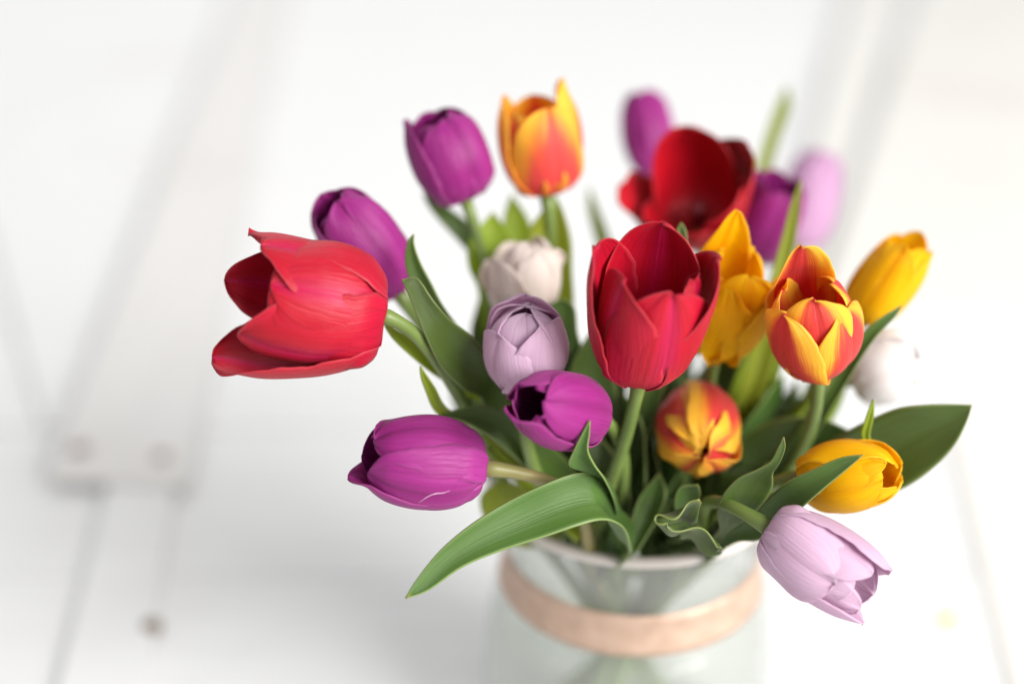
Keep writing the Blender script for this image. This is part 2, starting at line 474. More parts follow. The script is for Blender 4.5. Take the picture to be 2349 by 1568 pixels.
lathe('rim_lip', [(0.0700 * 0.90 + 0.0024 * math.cos(a), H + 0.0010 + 0.0024 * math.sin(a)) for a in np.linspace(0, 2 * math.pi, 13)[:-1]], M['rim'], vase, 96, closed=True)
wz = 0.088
wprof = [(max(r - 0.0034, 0.001), z) for r, z in inner if 0.0075 < z < wz]
wprof = [(0.0005, 0.0075)] + wprof + [(wprof[-1][0], wz), (0.0005, wz)]
water = lathe('water', wprof, M['water'], None, 64)
water['kind'] = 'stuff'; water['label'] = 'clear water in the lower half of the glass vase'; water['category'] = 'water'

# ------------------------------------------------------------------ tulips
PROF = {
    'closed': [(0.10, 0.0), (0.46, 0.03), (0.80, 0.17), (0.98, 0.38), (0.98, 0.60), (0.80, 0.84), (0.46, 1.0)],
    'bud':    [(0.10, 0.0), (0.48, 0.03), (0.82, 0.17), (1.0, 0.40), (0.93, 0.64), (0.62, 0.87), (0.10, 1.0)],
    'mid':    [(0.10, 0.0), (0.46, 0.03), (0.80, 0.17), (0.97, 0.38), (1.0, 0.60), (0.93, 0.82), (0.76, 1.0)],
    'open':   [(0.10, 0.0), (0.44, 0.03), (0.78, 0.17), (0.97, 0.38), (1.04, 0.62), (1.06, 0.84), (1.00, 1.0)],
    'wide':   [(0.10, 0.0), (0.46, 0.03), (0.80, 0.17), (1.02, 0.40), (1.16, 0.64), (1.30, 0.86), (1.42, 1.0)],
}
VP = [(0.0, 0.12), (0.05, 0.36), (0.13, 0.66), (0.25, 0.88), (0.42, 1.0), (0.58, 0.985), (0.72, 0.88), (0.84, 0.68), (0.93, 0.40), (1.0, 0.0)]

def width_at(v, point=0.0):
    xs = [a for a, _ in VP]; ys = [b for _, b in VP]
    w = np.interp(v, xs, ys)
    # rounder top: superellipse blend
    if v > 0.5:
        w2 = (max(0.0, 1 - ((v - 0.5) / 0.5) ** 2.7)) ** 0.58
        w = w2 * (1 - point) + point * max(0.0, 1 - ((v - 0.5) / 0.5) ** 1.5)
    return w

def petal_mesh(prof, Hh, R, width, length, curl, wave, seed, cup, point, fold, NU=25, NV=34):
    """grid in petal space: x = outward, y = across, z = along the flower's axis"""
    r_ = random.Random(seed)
    ph = [r_.uniform(0, 6.28) for _ in range(6)]
    dense = crom(prof, 160)
    if length > 1.0:
        sl = (dense[-1, 0] - dense[-14, 0]) / max(1e-6, dense[-1, 1] - dense[-14, 1])
        sl = max(-0.7, min(0.7, sl))
        zs = np.linspace(1.0, length, 24)[1:]
        ext = np.stack([np.maximum(0.03, dense[-1, 0] + sl * (zs - 1.0)), zs], 1)
        dense = np.vstack([dense, ext])
    else:
        dense = dense[dense[:, 1] <= length]
    sc_ = dense * np.array([R, Hh])
    arc = np.concatenate([[0], np.cumsum(np.linalg.norm(np.diff(sc_, axis=0), axis=1))])
    tt = np.linspace(0, arc[-1], NV)
    pts = np.stack([np.interp(tt, arc, dense[:, 0]), np.interp(tt, arc, dense[:, 1])], 1)
    verts = np.zeros((NV, NU, 3)); uv = np.zeros((NV, NU, 2))
    skew = r_.uniform(-0.05, 0.05)
    for j in range(NV):
        v = j / (NV - 1)
        vv = 1 - (1 - v) ** 1.35          # rows closer together at the tip
        t = vv * (NV - 1); i = min(int(t), NV - 2); s = t - i
        rr, zz = pts[i] * (1 - s) + pts[i + 1] * s
        r = rr * R; z = zz * Hh
        tip = max(0.0, (vv - 0.55) / 0.45)
        r += curl * R * tip ** 2.2
        z -= abs(curl) * Hh * 0.12 * tip ** 3
        w = max(width_at(vv, point), 0.004) * width * R
        wl = 1 + wave * min(1.0, vv * 2.5) ** 2 * (0.012 * math.sin(31 * vv + ph[2]) + 0.010 * math.sin(57 * vv + ph[3]))
        wr = 1 + wave * min(1.0, vv * 2.5) ** 2 * (0.012 * math.sin(29 * vv + ph[4]) + 0.010 * math.sin(61 * vv + ph[5]))
        Rc = max(R * cup * (0.55 + 0.45 * min(1.0, vv / 0.3)), r * 0.9, 0.004)
        for i2 in range(NU):
            u = -1 + 2 * i2 / (NU - 1)
            a = u * w * (wr if u > 0 else wl) / Rc
            a = max(-1.9, min(1.9, a))
            x = r - Rc * (1 - math.cos(a))
            y = Rc * math.sin(a) + skew * R * vv * vv
            e = abs(u)
            x += -0.030 * R * math.exp(-(u / 0.10) ** 2) * (0.4 + 0.6 * vv)          # midrib groove
            x += 0.045 * R * math.exp(-((e - 0.38) / 0.25) ** 2) * vv * (1 - 0.4 * vv)
            edge = e ** 3
            nar = min(1.0, w / (0.45 * R))
            x += 0.055 * R * u * min(1.0, vv * 3)                                     # one margin over, one under
            wv = math.sin(5.5 * vv * (1 + 0.2 * u) + ph[0] + (1.7 if u > 0 else 0)) + 0.6 * math.sin(11 * vv + ph[1] + 2 * u)
            x += wave * R * 0.09 * edge * wv * nar
            x += wave * R * 0.035 * math.sin(3.1 * u + ph[2]) * math.sin(3.0 * vv + ph[3]) * vv
            x += fold * R * 0.35 * (u if u > 0 else 0) ** 2 * vv if fold > 0 else fold * R * 0.35 * (-1) * (u if u < 0 else 0) ** 2 * vv * -1 * -1
            zz2 = z + nar * wave * R * 0.035 * math.sin(9 * u + ph[4]) * vv ** 3 * (0.3 + e) + nar * wave * R * 0.014 * math.sin(23 * u + ph[5]) * tip ** 2
            verts[j, i2] = (x, y, zz2)
            uv[j, i2] = (0.5 + 0.5 * u, vv)
    return verts.reshape(-1, 3), uv.reshape(-1, 2), grid_faces(NU, NV)

def frame(axis, at):
    z = axis.normalized()
    c = (CAM - at).normalized()
    x = c - z * c.dot(z)
    if x.length < 0.05:
        x = UPV - z * UPV.dot(z)
    x.normalize()
    y = z.cross(x)
    return x, y, z

NECKS = {}
STEMS = {}
BASES = {}
TULIP = {}
_k = [0]
def bez(a, b, c, d, n):
    out = []
    for i in range(n):
        t = i / (n - 1); s = 1 - t
        out.append(a * s ** 3 + b * 3 * s * s * t + c * 3 * s * t * t + d * t ** 3)
    return out

def tulip(key, label, col, base, tip, Rpx, prof='closed', petals=None, roll=0.0, wave=1.0, cup=1.0, point=0.15, neck=None, stem_mat='stem', inside=False, bend=0.45, stem_r=0.0024, hs=1.0, core=True):
    b = P(*base); t = P(*tip)
    ax = (t - b); Hh = ax.length * hs
    R = Rpx / FPX * 0.5 * (base[2] + tip[2])
    x, y, z = frame(ax, b)
    # the stem: flower -> neck of the vase -> bottom of the vase
    i = _k[0]; _k[0] += 1
    if neck is None:
        dirxy = Vector((b.x, b.y)); 
        rr = min(0.045, 0.018 + 0.30 * dirxy.length)
        a = math.atan2(b.y, b.x) + rng.uniform(-0.35, 0.35)
        neck = (rr * math.cos(a), rr * math.sin(a))
    nz = VASE_H - 0.02
    N = Vector((neck[0], neck[1], nz))
    foot = Vector((-neck[0] * 0.75 + rng.uniform(-.01, .01), -neck[1] * 0.75 + rng.uniform(-.01, .01), 0.010))
    root = empty('tulip', foot)
    tag(root, label, 'tulip', 'tulips in the glass vase')
    L = (b - N).length
    up = (N - foot).normalized()
    path = bez(b + z * 0.002, b - z * L * bend, N + up * L * 0.40, N, 22)
    path += [N + (foot - N) * (q / 8) for q in range(1, 9)]
    n = len(path)
    rad = [stem_r * (1.0 + 0.42 * math.exp(-(q / 1.3) ** 2)) * (1 + 0.25 * q / n) for q in range(n)]
    bpy.context.view_layer.update()
    tube('stem', path, rad, M[stem_mat], root, 12)
    STEMS[key] = path; TULIP[key] = root; BASES[key] = b
    default = [(0, 0), (120, 0), (240, 0), (60, 1), (180, 1), (300, 1)]
    plist = petals if petals else [dict(phi=p, layer=l) for p, l in default]
    for q, d in enumerate(plist):
        d = dict(d)
        lay = d.get('layer', 0)
        Rr = R * (1.0 if lay == 0 else 0.90) * d.get('rs', 1.0)
        pf = d.get('prof', prof)
        vs_, uv, fc = petal_mesh(PROF[pf], Hh, Rr, d.get('w', 1.12), d.get('len', 1.0), d.get('curl', 0.0),
                                 wave * d.get('wave', 1.0), sum(map(ord, key)) * 13 + q * 7, d.get('cup', cup), d.get('point', point), d.get('fold', 0.0))
        tl = math.radians(d.get('tilt', 0.0))
        if tl:
            ct, stt = math.cos(tl), math.sin(tl)
            xx = vs_[:, 0] * ct + vs_[:, 2] * stt
            zz = -vs_[:, 0] * stt + vs_[:, 2] * ct
            vs_[:, 0], vs_[:, 2] = xx, zz
        sw = math.radians(d.get('lean', 0.0))      # sideways lean in the petal's own plane
        if sw:
            cs, ss = math.cos(sw), math.sin(sw)
            yy_ = vs_[:, 1] * cs + vs_[:, 2] * ss
            zz = -vs_[:, 1] * ss + vs_[:, 2] * cs
            vs_[:, 1], vs_[:, 2] = yy_, zz
        phi = math.radians(d['phi'] + roll)
        c, s = math.cos(phi), math.sin(phi)
        wx = vs_[:, 0] * c - vs_[:, 1] * s
        wy = vs_[:, 0] * s + vs_[:, 1] * c
        A = np.array([x, y, z]); B = np.array(b)
        world = B + wx[:, None] * A[0] + wy[:, None] * A[1] + vs_[:, 2][:, None] * A[2]
        o = mesh_obj('petal', [tuple(p) for p in world], fc, M[col], root, uv)
        solidify(o, 0.00038)
    if inside:
        pz = Hh * 0.42
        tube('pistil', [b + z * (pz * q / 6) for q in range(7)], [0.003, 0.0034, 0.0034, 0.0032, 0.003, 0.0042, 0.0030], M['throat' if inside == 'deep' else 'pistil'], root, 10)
        for q in range(0 if inside == 'deep' else 6):
            a = q * math.pi / 3 + 0.3
            d = (x * math.cos(a) + y * math.sin(a))
            p0 = b + d * 0.004 + z * 0.002; p1 = b + d * 0.0075 + z * pz * 0.5; p2 = b + d * 0.009 + z * pz * 0.95
            st = tube('stamen', [p0, p0.lerp(p1, 0.5), p1], [0.0009, 0.0009, 0.0006], M['pistil'], root, 6)
            tube('anther', [p1, p1.lerp(p2, 0.15), p1.lerp(p2, 0.5), p1.lerp(p2, 0.85), p2], [0.0006, 0.0015, 0.0019, 0.0014, 0.0003], M['anther_yellow' if inside == 'yellow' else 'anther'], root, 8)
    return root

def D(phi, layer=0, **k):
    return dict(phi=phi, layer=layer, **k)

tulip('red_left', 'big open red tulip nodding out sideways in front of a purple bud', 'red',
      (880, 724, .507), (556, 672, .496), 144, 'open',
      [D(-116, 0, len=1.18, tilt=6, w=1.1, point=0.0), D(102, 0, len=1.02, w=1.15), D(12, 0, len=0.84, prof='mid', w=1.3),
       D(165, 1, len=1.14, prof='mid', tilt=2, w=.9), D(54, 1, len=0.94, w=1.0, rs=1.04), D(-54, 1, len=1.0, prof='mid', w=1.15, rs=1.07)],
      wave=1.3, inside='dark', point=0.05, bend=0.16)
tulip('red_front', 'upright red tulip, half open, between the lilac bud and the crinkled yellow tulip', 'red',
      (1468, 855, .512), (1502, 605, .478), 125, 'mid',
      [D(26, 0, len=0.98, w=1.25, point=0.30), D(100, 0, len=1.06, tilt=3, prof='open'), D(-100, 0, len=1.05, tilt=2, prof='open'),
       D(-44, 1, len=1.0, w=1.2, point=0.15, rs=1.04), D(176, 1, len=1.09, w=1.4, prof='open', point=0.30, rs=1.05), D(75, 1, len=.96)],
      wave=1.0, inside='dark', point=0.08)
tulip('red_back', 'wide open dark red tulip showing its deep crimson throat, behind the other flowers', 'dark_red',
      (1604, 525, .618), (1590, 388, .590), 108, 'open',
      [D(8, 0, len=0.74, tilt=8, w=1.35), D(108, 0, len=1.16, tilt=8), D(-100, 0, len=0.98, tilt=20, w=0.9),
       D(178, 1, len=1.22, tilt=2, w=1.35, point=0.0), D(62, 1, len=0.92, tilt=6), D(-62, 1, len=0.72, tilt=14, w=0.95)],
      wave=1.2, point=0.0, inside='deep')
tulip('purple_behind_red', 'purple tulip bud leaning out behind the big nodding red tulip', 'purple',
      (912, 668, .557), (772, 478, .540), 88, 'closed', [D(15, 0, w=1.15), D(135), D(-105, 0, len=0.95), D(75, 1, len=1.0), D(-165, 1, len=1.05), D(-40, 1, len=.93)], wave=1.2, hs=1.1, point=0.14)
tulip('purple_top', 'purple tulip bud on a thin stem beside the orange and yellow tulip', 'purple',
      (1068, 458, .572), (995, 268, .563), 90, 'closed', [D(28, 0, len=.96, w=1.25), D(145, 0, len=1.04), D(-92, 0, len=1.08, prof='mid'), D(88, 1, len=1.0), D(200, 1, len=1.06), D(-36, 1, len=.95)], wave=0.9, point=0.10, stem_r=0.0019)
tulip('flame_top', 'orange tulip with pink red base and yellow tips, standing tallest of the orange ones', 'flame_soft',
      (1255, 443, .582), (1226, 225, .570), 92, 'mid', [D(20, 0, len=0.93, w=1.2), D(100, 0, len=1.16, tilt=2), D(-105, 0, len=1.06, tilt=1), D(62, 1, len=.95), D(180, 1, len=1.0), D(-40, 1, len=.9)], wave=0.9, point=0.145)
tulip('purple_far', 'slender purple tulip bud rising straight behind the dark red tulip', 'purple',
      (1500, 405, .675), (1470, 212, .675), 58, 'closed', wave=0.7, point=0.14, roll=25)
tulip('purple_right', 'purple tulip half hidden between the dark red tulip and a blade of leaf', 'purple',
      (1718, 590, .635), (1795, 415, .615), 78, 'mid', wave=1.0, roll=20, point=0.3)
tulip('lilac_far', 'pale lilac tulip farthest back, behind the half hidden purple tulip', 'mauve',
      (1822, 570, .745), (1883, 352, .750), 68, 'closed', wave=0.8, roll=40, point=0.3)
tulip('yellow_crinkled', 'crinkled yellow tulip pressed against the side of the upright red tulip', 'yellow',
      (1640, 805, .558), (1690, 595, .532), 92, 'mid',
      [D(42, 0, len=.96, w=1.15, wave=2.0, prof='closed'), D(95, 0, len=1.0, tilt=8, wave=1.6, curl=0.2), D(-80, 0, len=1.05, wave=1.5, prof='closed'), D(0, 1, len=.85, wave=2.4, prof='closed'), D(-150, 1, len=1.40, w=0.75, tilt=0, point=0.4, prof='mid'), D(150, 1, len=1.0, wave=2), D(70, 1, len=.72, rs=1.1, wave=2.4)],
      wave=1.5, point=0.3)
tulip('flame_right', 'orange red tulip with broad yellow petal edges beside the crinkled yellow tulip', 'flame',
      (1874, 834, .529), (1856, 662, .499), 108, 'closed',
      [D(-42, 0, len=.98, w=0.95, prof='mid'), D(52, 0, len=0.88, w=1.0), D(-160, 0, len=1.38, tilt=-3, w=0.85, prof='mid', point=0.25), D(8, 1, len=1.04, w=1.1), D(115, 1, len=0.95, w=1.0), D(-105, 1, len=.95)],
      wave=0.9, point=0.12)
tulip('yellow_right', 'slim yellow tulip leaning outward above the white tulip', 'yellow',
      (1975, 735, .572), (2085, 570, .560), 68, 'mid', [D(-10, 0, len=1.05), D(100, 0, len=1.1), D(-130, 0, len=1.05), D(50, 1, len=1.1), D(170, 1, len=1.2), D(-65, 1)], wave=1.1, point=0.35)
tulip('white_right', 'white tulip bud leaning outward below the slim yellow tulip', 'white',
      (1952, 868, .580), (2108, 815, .570), 80, 'closed', [D(10, 0, len=.84, w=1.3), D(130, 0, len=.95), D(-110, 0, len=1.0), D(70, 1, prof='bud', len=.98), D(190, 1, prof='bud', len=1.0), D(-50, 1, len=.96, prof='bud')], wave=0.8, point=0.03)
tulip('cream_centre', 'cream white tulip with ruffled rim behind the lilac bud', 'cream',
      (1196, 730, .572), (1212, 545, .566), 82, 'closed', [D(-45, 0, len=.74, w=1.2, prof='mid', tilt=2), D(52, 0, len=.90, w=1.25), D(-120, 0, len=.70, prof='mid', tilt=3), D(5, 1, len=.97, w=1.0), D(130, 1, len=1.0, w=1.0), D(-160, 1, len=.9)], wave=2.0, point=0.05)
tulip('lilac_centre', 'lilac tulip bud in front of the cream tulip, above a bright purple one', 'lilac',
      (1200, 884, .526), (1207, 706, .510), 97, 'closed',
      [D(50, 0, len=.94, w=1.2), D(-46, 0, len=0.82, w=1.15), D(175, 0, len=1.06, w=1.25), D(3, 1, len=.98, w=1.1, prof='bud'), D(110, 1, len=1.0, prof='bud', w=1.2), D(-110, 1, len=1.0, prof='bud', w=1.2), D(180, 1, len=1.0, prof='bud', w=1.2)], wave=1.0, point=0.10)
tulip('purple_centre', 'bright purple tulip facing sideways below the lilac bud, a leaf tip touching it', 'purple',
      (1368, 956, .520), (1212, 918, .476), 86, 'closed',
      [D(15, 0, len=1.0, w=1.2), D(130, 0, len=1.05, w=1.2), D(-105, 0, len=1.12, w=1.1, tilt=2), D(75, 1), D(-45, 1, len=.98), D(190, 1, len=1.0)], wave=0.9, point=0.2)
tulip('purple_low', 'bright purple tulip lying out over the vase rim above the long bent leaf', 'purple',
      (1110, 1072, .507), (842, 1050, .497), 107, 'closed',
      [D(52, 0, len=0.98, w=1.15), D(-45, 0, len=1.0, w=1.18), D(180, 0, len=1.02), D(5, 1, len=.78), D(115, 1, len=.96), D(-115, 1, len=1.14, tilt=3)], wave=0.8, point=0.10, stem_mat='stem_brown')
tulip('flame_low', 'small orange red tulip with yellow edges facing out below the upright red tulip', 'flame',
      (1598, 935, .578), (1614, 1040, .534), 97, 'bud',
      [D(48, 0, w=1.0, len=1.0), D(-46, 0, w=1.0, len=.98), D(178, 0, len=1.02, w=1.15), D(0, 1, len=.96, w=1.0), D(105, 1, len=1.0), D(-110, 1, len=1.06)], wave=1.0, point=0.05)
tulip('yellow_low', 'golden yellow tulip lying sideways over the lilac one, a leaf blade across it', 'yellow',
      (1838, 1098, .528), (2058, 1080, .510), 84, 'bud',
      [D(25, 0, len=0.90, w=1.2), D(-85, 0, len=1.0, w=1.1), D(140, 0, len=1.0, prof='closed'), D(85, 1, len=.98, prof='closed'), D(-30, 1, len=.95, prof='closed'), D(200, 1, len=1.02, prof='closed')], wave=1.0, point=0.3)
tulip('lilac_low', 'large pale lilac tulip drooping beside the vase neck', 'lilac',
      (1762, 1208, .504), (2000, 1366, .490), 93, 'closed',
      [D(18, 0, len=0.74, w=1.3, prof='closed', curl=-.05, point=0.0), D(-105, 0, len=1.02, w=1.1, prof='mid'), D(115, 0, len=1.06, w=1.15, prof='mid'), D(75, 1, len=.98, w=1.2), D(-45, 1, len=.92, w=1.2), D(185, 1, len=1.0, w=1.2), D(15, 1, len=.86, rs=.9)], wave=1.0, point=0.06)

# ------------------------------------------------------------------ leaves
def leaf(key, st, cup=0.16, mat='leaf', t_attach=0.80, base_w=0.011, wave=0.0, attach=True, ns=54, nu=13):
    """st: stations from tip to base, (xl,yl,xr,yr,depth) or (..., dl, dr): the two margins"""
    Ls, Rs = [], []
    for s in st:
        dl, dr = (s[4], s[4]) if len(s) == 5 else (s[4], s[5])
        Ls.append(P(s[0], s[1], dl)); Rs.append(P(s[2], s[3], dr))
    if attach:
        path = STEMS[key]
        i = min(len(path) - 2, int(t_attach * 21))
        c = path[i]
        wd = (Rs[-1] - Ls[-1]); wd = wd.normalized() * base_w if wd.length > 1e-5 else Vector((base_w, 0, 0))
        prevc = (Ls[-1] + Rs[-1]) / 2
        # ease towards the stem so the blade stays smooth
        m = prevc.lerp(c, 0.55); wm = (Rs[-1] - Ls[-1]).lerp(wd, 0.55)
        Ls.append(m - wm / 2); Rs.append(m + wm / 2)
        Ls.append(c - wd / 2); Rs.append(c + wd / 2)
    L = crom([tuple(p) for p in Ls], ns); Rr = crom([tuple(p) for p in Rs], ns)
    mid = (L + Rr) / 2
    verts, uvs = [], []
    ph = rng.uniform(0, 6.28)
    for j in range(ns):
        a, b = L[j], Rr[j]
        wvec = b - a; w = np.linalg.norm(wvec)
        tg = mid[min(j + 1, ns - 1)] - mid[max(j - 1, 0)]
        n = np.cross(tg, wvec); nl = np.linalg.norm(n)
        away = mid[j] - np.array(CAM)
        n = n / nl if nl > 1e-12 else away / np.linalg.norm(away)
        if n @ away < 0: n = -n
        for k in range(nu):
            s = k / (nu - 1); q = 2 * s - 1
            p = a * (1 - s) + b * s + n * (w * cup * (1 - abs(q) ** 1.6))
            p = p + n * (w * wave * 0.12 * abs(q) ** 2 * math.sin(j * 0.42 + ph + (2.0 if q > 0 else 0)))
            verts.append(tuple(p)); uvs.append((s, j / (ns - 1)))
    o = mesh_obj('leaf', verts, grid_faces(nu, ns), M[mat], TULIP[key], uvs)
    solidify(o, 0.0007)
    return o

def T(x, y, d): return (x, y, x + 1.5, y + 0.5, d)

leaf('purple_low', [T(930, 1371, .488), (958, 1326, 984, 1352, .490), (1010, 1262, 1060, 1300, .493), (1080, 1203, 1150, 1262, .496), (1160, 1153, 1250, 1230, .499),
                    (1250, 1110, 1330, 1203, .502), (1318, 1086, 1385, 1191, .506), (1366, 1089, 1425, 1203, .511), (1397, 1122, 1441, 1238, .523), (1420, 1180, 1442, 1275, .545)], cup=0.22, wave=0.2, attach=True, t_attach=1.0)
leaf('purple_centre', [T(1352, 964, .485), (1334, 998, 1352, 995, .487), (1316, 1035, 1349, 1032, .490), (1306, 1068, 1364, 1066, .495), (1345, 1084, 1390, 1105, .507), (1385, 1120, 1412, 1162, .527)], cup=0.3, t_attach=0.95)
leaf('purple_behind_red', [T(948, 537, .520), (934, 558, 950, 562, .520), (930, 605, 964, 602, .522), (944, 652, 990, 652, .525), (975, 705, 1016, 702, .53), (1020, 780, 1060, 762, .545), (1080, 850, 1112, 830, .565)], cup=0.2)
leaf('purple_behind_red', [T(921, 641, .508), (936, 672, 957, 638, .508), (955, 720, 992, 686, .510), (985, 790, 1030, 730, .514), (1020, 850, 1078, 768, .522), (1062, 892, 1125, 822, .532), (1110, 925, 1160, 870, .548)], cup=0.14, wave=0.4)
leaf('red_left', [T(872, 728, .520), (900, 775, 915, 760, .522), (950, 822, 975, 790, .527), (1000, 862, 1030, 835, .537), (1060, 900, 1090, 865, .553), (1130, 950, 1160, 910, .573)], cup=0.2, mat='leaf_fresh')
leaf('purple_low', [T(963, 840, .517), (966, 866, 979, 862, .518), (978, 900, 999, 892, .521), (994, 938, 1018, 928, .527), (1020, 962, 1045, 948, .54), (1090, 1010, 1120, 985, .56)], cup=0.25, mat='leaf_fresh', t_attach=.7)
leaf('lilac_centre', [T(990, 958, .535), (1050, 962, 1060, 936, .535), (1110, 992, 1130, 934, .538), (1165, 1035, 1195, 962, .542), (1215, 1078, 1260, 1018, .55), (1270, 1105, 1315, 1075, .563)], cup=0.18, wave=0.3)
leaf('purple_behind_red', [T(1085, 975, .556), (1120, 1015, 1140, 985, .556), (1165, 1060, 1195, 1030, .558), (1215, 1090, 1245, 1070, .565)], cup=0.2, mat='leaf_fresh', t_attach=.95)
leaf('cream_centre', [T(1150, 1100, .575), (1108, 1130, 1190, 1112, .575), (1102, 1160, 1230, 1140, .575), (1115, 1192, 1250, 1165, .577), (1150, 1225, 1270, 1195, .58), (1200, 1255, 1290, 1228, .585)], cup=0.2, mat='leaf_fresh', t_attach=1.0)
leaf('red_front', [T(1512, 1085, .553), (1468, 1140, 1528, 1130, .551), (1450, 1190, 1512, 1180, .549), (1440, 1240, 1480, 1235, .548), (1438, 1272, 1455, 1272, .55)], cup=0.35, t_attach=1.0)
leaf('flame_low', [(1607, 1147, 1611, 1153, .497, .505), (1573, 1166, 1590, 1188, .497, .515), (1535, 1180, 1575, 1202, .496, .518), (1515, 1191, 1562, 1214, .496, .518), (1538, 1204, 1566, 1232, .497, .516), (1580, 1215, 1592, 1252, .499, .516), (1624, 1227, 1628, 1266, .503, .517), (1648, 1260, 1650, 1272, .512, .52)], cup=0.12, wave=0.8, attach=True, t_attach=1.0)
leaf('flame_low', [T(1600, 1112, .525), (1560, 1118, 1606, 1132, .528), (1548, 1150, 1600, 1160, .53), (1555, 1190, 1600, 1195, .535), (1570, 1230, 1610, 1232, .54)], cup=0.2, t_attach=1.0)
leaf('lilac_low', [T(1797, 1002, .497), (1786, 1025, 1801, 1028, .498), (1768, 1058, 1788, 1062, .500), (1735, 1078, 1773, 1086, .503), (1690, 1100, 1771, 1118, .507), (1656, 1140, 1746, 1160, .512), (1645, 1182, 1702, 1196, .520), (1648, 1218, 1672, 1218, .533)], cup=0.16, t_attach=0.95)
leaf('yellow_low', [T(1978, 1043, .493), (1928, 1050, 1940, 1078, .495), (1870, 1075, 1890, 1120, .498), (1815, 1100, 1846, 1158, .503), (1772, 1132, 1790, 1205, .512), (1725, 1182, 1740, 1238, .522), (1675, 1212, 1685, 1245, .537)], cup=0.18, mat='leaf', t_attach=0.95)
leaf('yellow_low', [T(2228, 929, .522), (2190, 928, 2216, 970, .523), (2130, 928, 2186, 1025, .525), (2065, 935, 2135, 1078, .529), (2000, 960, 2070, 1120, .535), (1940, 990, 1990, 1145, .543), (1890, 1020, 1920, 1140, .555), (1820, 1070, 1840, 1150, .575)], cup=0.16, wave=0.15, t_attach=0.9)
leaf('white_right', [T(1958, 992, .56), (1900, 966, 1930, 1040, .562), (1840, 957, 1885, 1082, .565), (1780, 962, 1825, 1112, .57), (1720, 992, 1760, 1135, .577), (1670, 1040, 1700, 1150, .585)], cup=0.18, t_attach=1.0)
leaf('yellow_low', [T(2003, 916, .520), (1990, 948, 2004, 952, .521), (1977, 990, 1995, 994, .524), (1965, 1035, 1985, 1040, .53)], cup=0.3, mat='leaf_fresh', t_attach=.3)
leaf('purple_right', [T(1837, 411, .572), (1815, 470, 1836, 455, .572), (1796, 540, 1828, 528, .572), (1776, 610, 1814, 600, .572), (1757, 680, 1797, 672, .573), (1722, 800, 1782, 792, .577), (1690, 920, 1742, 922, .585)], cup=0.25, mat='leaf_fresh', t_attach=1.0)
leaf('lilac_far', [T(1806, 198, .715), (1784, 240, 1812, 246, .712), (1758, 310, 1788, 316, .708), (1738, 380, 1768, 386, .705), (1722, 470, 1752, 474, .70)], cup=0.25, mat='leaf_fresh')
leaf('red_front', [T(1562, 511, .535), (1551, 534, 1573, 530, .535), (1548, 560, 1576, 560, .536), (1548, 640, 1580, 640, .54), (1540, 740, 1575, 740, .55)], cup=0.3, t_attach=0.85)
leaf('flame_right', [T(2068, 701, .530), (2030, 724, 2052, 728, .531), (1990, 755, 2012, 770, .534), (1955, 805, 1975, 822, .54), (1915, 870, 1935, 890, .55)], cup=0.2)
leaf('purple_top', [T(968, 442, .600), (1000, 455, 984, 474, .60), (1042, 486, 1014, 512, .60), (1086, 520, 1055, 556, .602), (1115, 565, 1084, 594, .607), (1140, 650, 1105, 660, .613)], cup=0.2)
leaf('purple_top', [T(1130, 486, .588), (1100, 520, 1158, 520, .584), (1074, 562, 1182, 562, .583), (1076, 615, 1172, 615, .584), (1098, 670, 1150, 680, .592), (1100, 760, 1140, 765, .60)], cup=0.14, mat='leaf_fresh')
leaf('flame_top', [T(1172, 446, .610), (1156, 500, 1210, 500, .608), (1158, 560, 1230, 560, .606), (1170, 620, 1232, 620, .605), (1180, 700, 1230, 700, .605)], cup=0.2, mat='leaf_fresh')
leaf('flame_top', [T(1276, 455, .583), (1240, 490, 1294, 492, .583), (1212, 540, 1310, 552, .584), (1226, 610, 1312, 622, .586), (1242, 690, 1316, 692, .588), (1262, 770, 1314, 765, .592)], cup=0.22, mat='leaf_fresh')
leaf('purple_far', [T(1350, 428, .665), (1350, 480, 1370, 474, .662), (1364, 540, 1394, 534, .66), (1378, 590, 1408, 584, .655), (1392, 660, 1424, 655, .65)], cup=0.2, mat='leaf_fresh')
leaf('cream_centre', [T(1290, 684, .56), (1262, 704, 1318, 706, .56), (1260, 760, 1324, 760, .562), (1285, 830, 1332, 825, .57)], cup=0.2)
leaf('cream_centre', [T(1112, 650, .60), (1092, 710, 1130, 700, .60), (1080, 765, 1122, 768, .60), (1085, 840, 1130, 845, .60)], cup=0.2)
leaf('lilac_centre', [T(1372, 738, .565), (1330, 800, 1385, 785, .565), (1308, 865, 1405, 850, .567), (1325, 950, 1425, 950, .572), (1355, 1050, 1432, 1050, .58)], cup=0.2, wave=0.3)
leaf('yellow_crinkled', [T(1792, 700, .595), (1730, 780, 1802, 782, .595), (1690, 860, 1784, 872, .596), (1660, 950, 1745, 962, .60), (1635, 1040, 1700, 1050, .605)], cup=0.2, mat='leaf_fresh')
leaf('yellow_crinkled', [T(1680, 790, .61), (1610, 850, 1700, 860, .61), (1570, 930, 1680, 950, .61), (1560, 1020, 1650, 1040, .612)], cup=0.2)
leaf('flame_right', [T(1945, 835, .60), (1892, 872, 1944, 882, .60), (1850, 930, 1912, 960, .603), (1795, 1000, 1850, 1022, .607)], cup=0.2, mat='leaf_fresh')
leaf('red_back', [T(1525, 950, .60), (1478, 1020, 1562, 1020, .60), (1466, 1120, 1562, 1120, .602), (1480, 1215, 1550, 1215, .605)], cup=0.2, t_attach=1.0)
leaf('purple_far', [T(1400, 940, .60), (1372, 1030, 1440, 1030, .60), (1390, 1150, 1452, 1150, .602)], cup=0.2, t_attach=1.0)
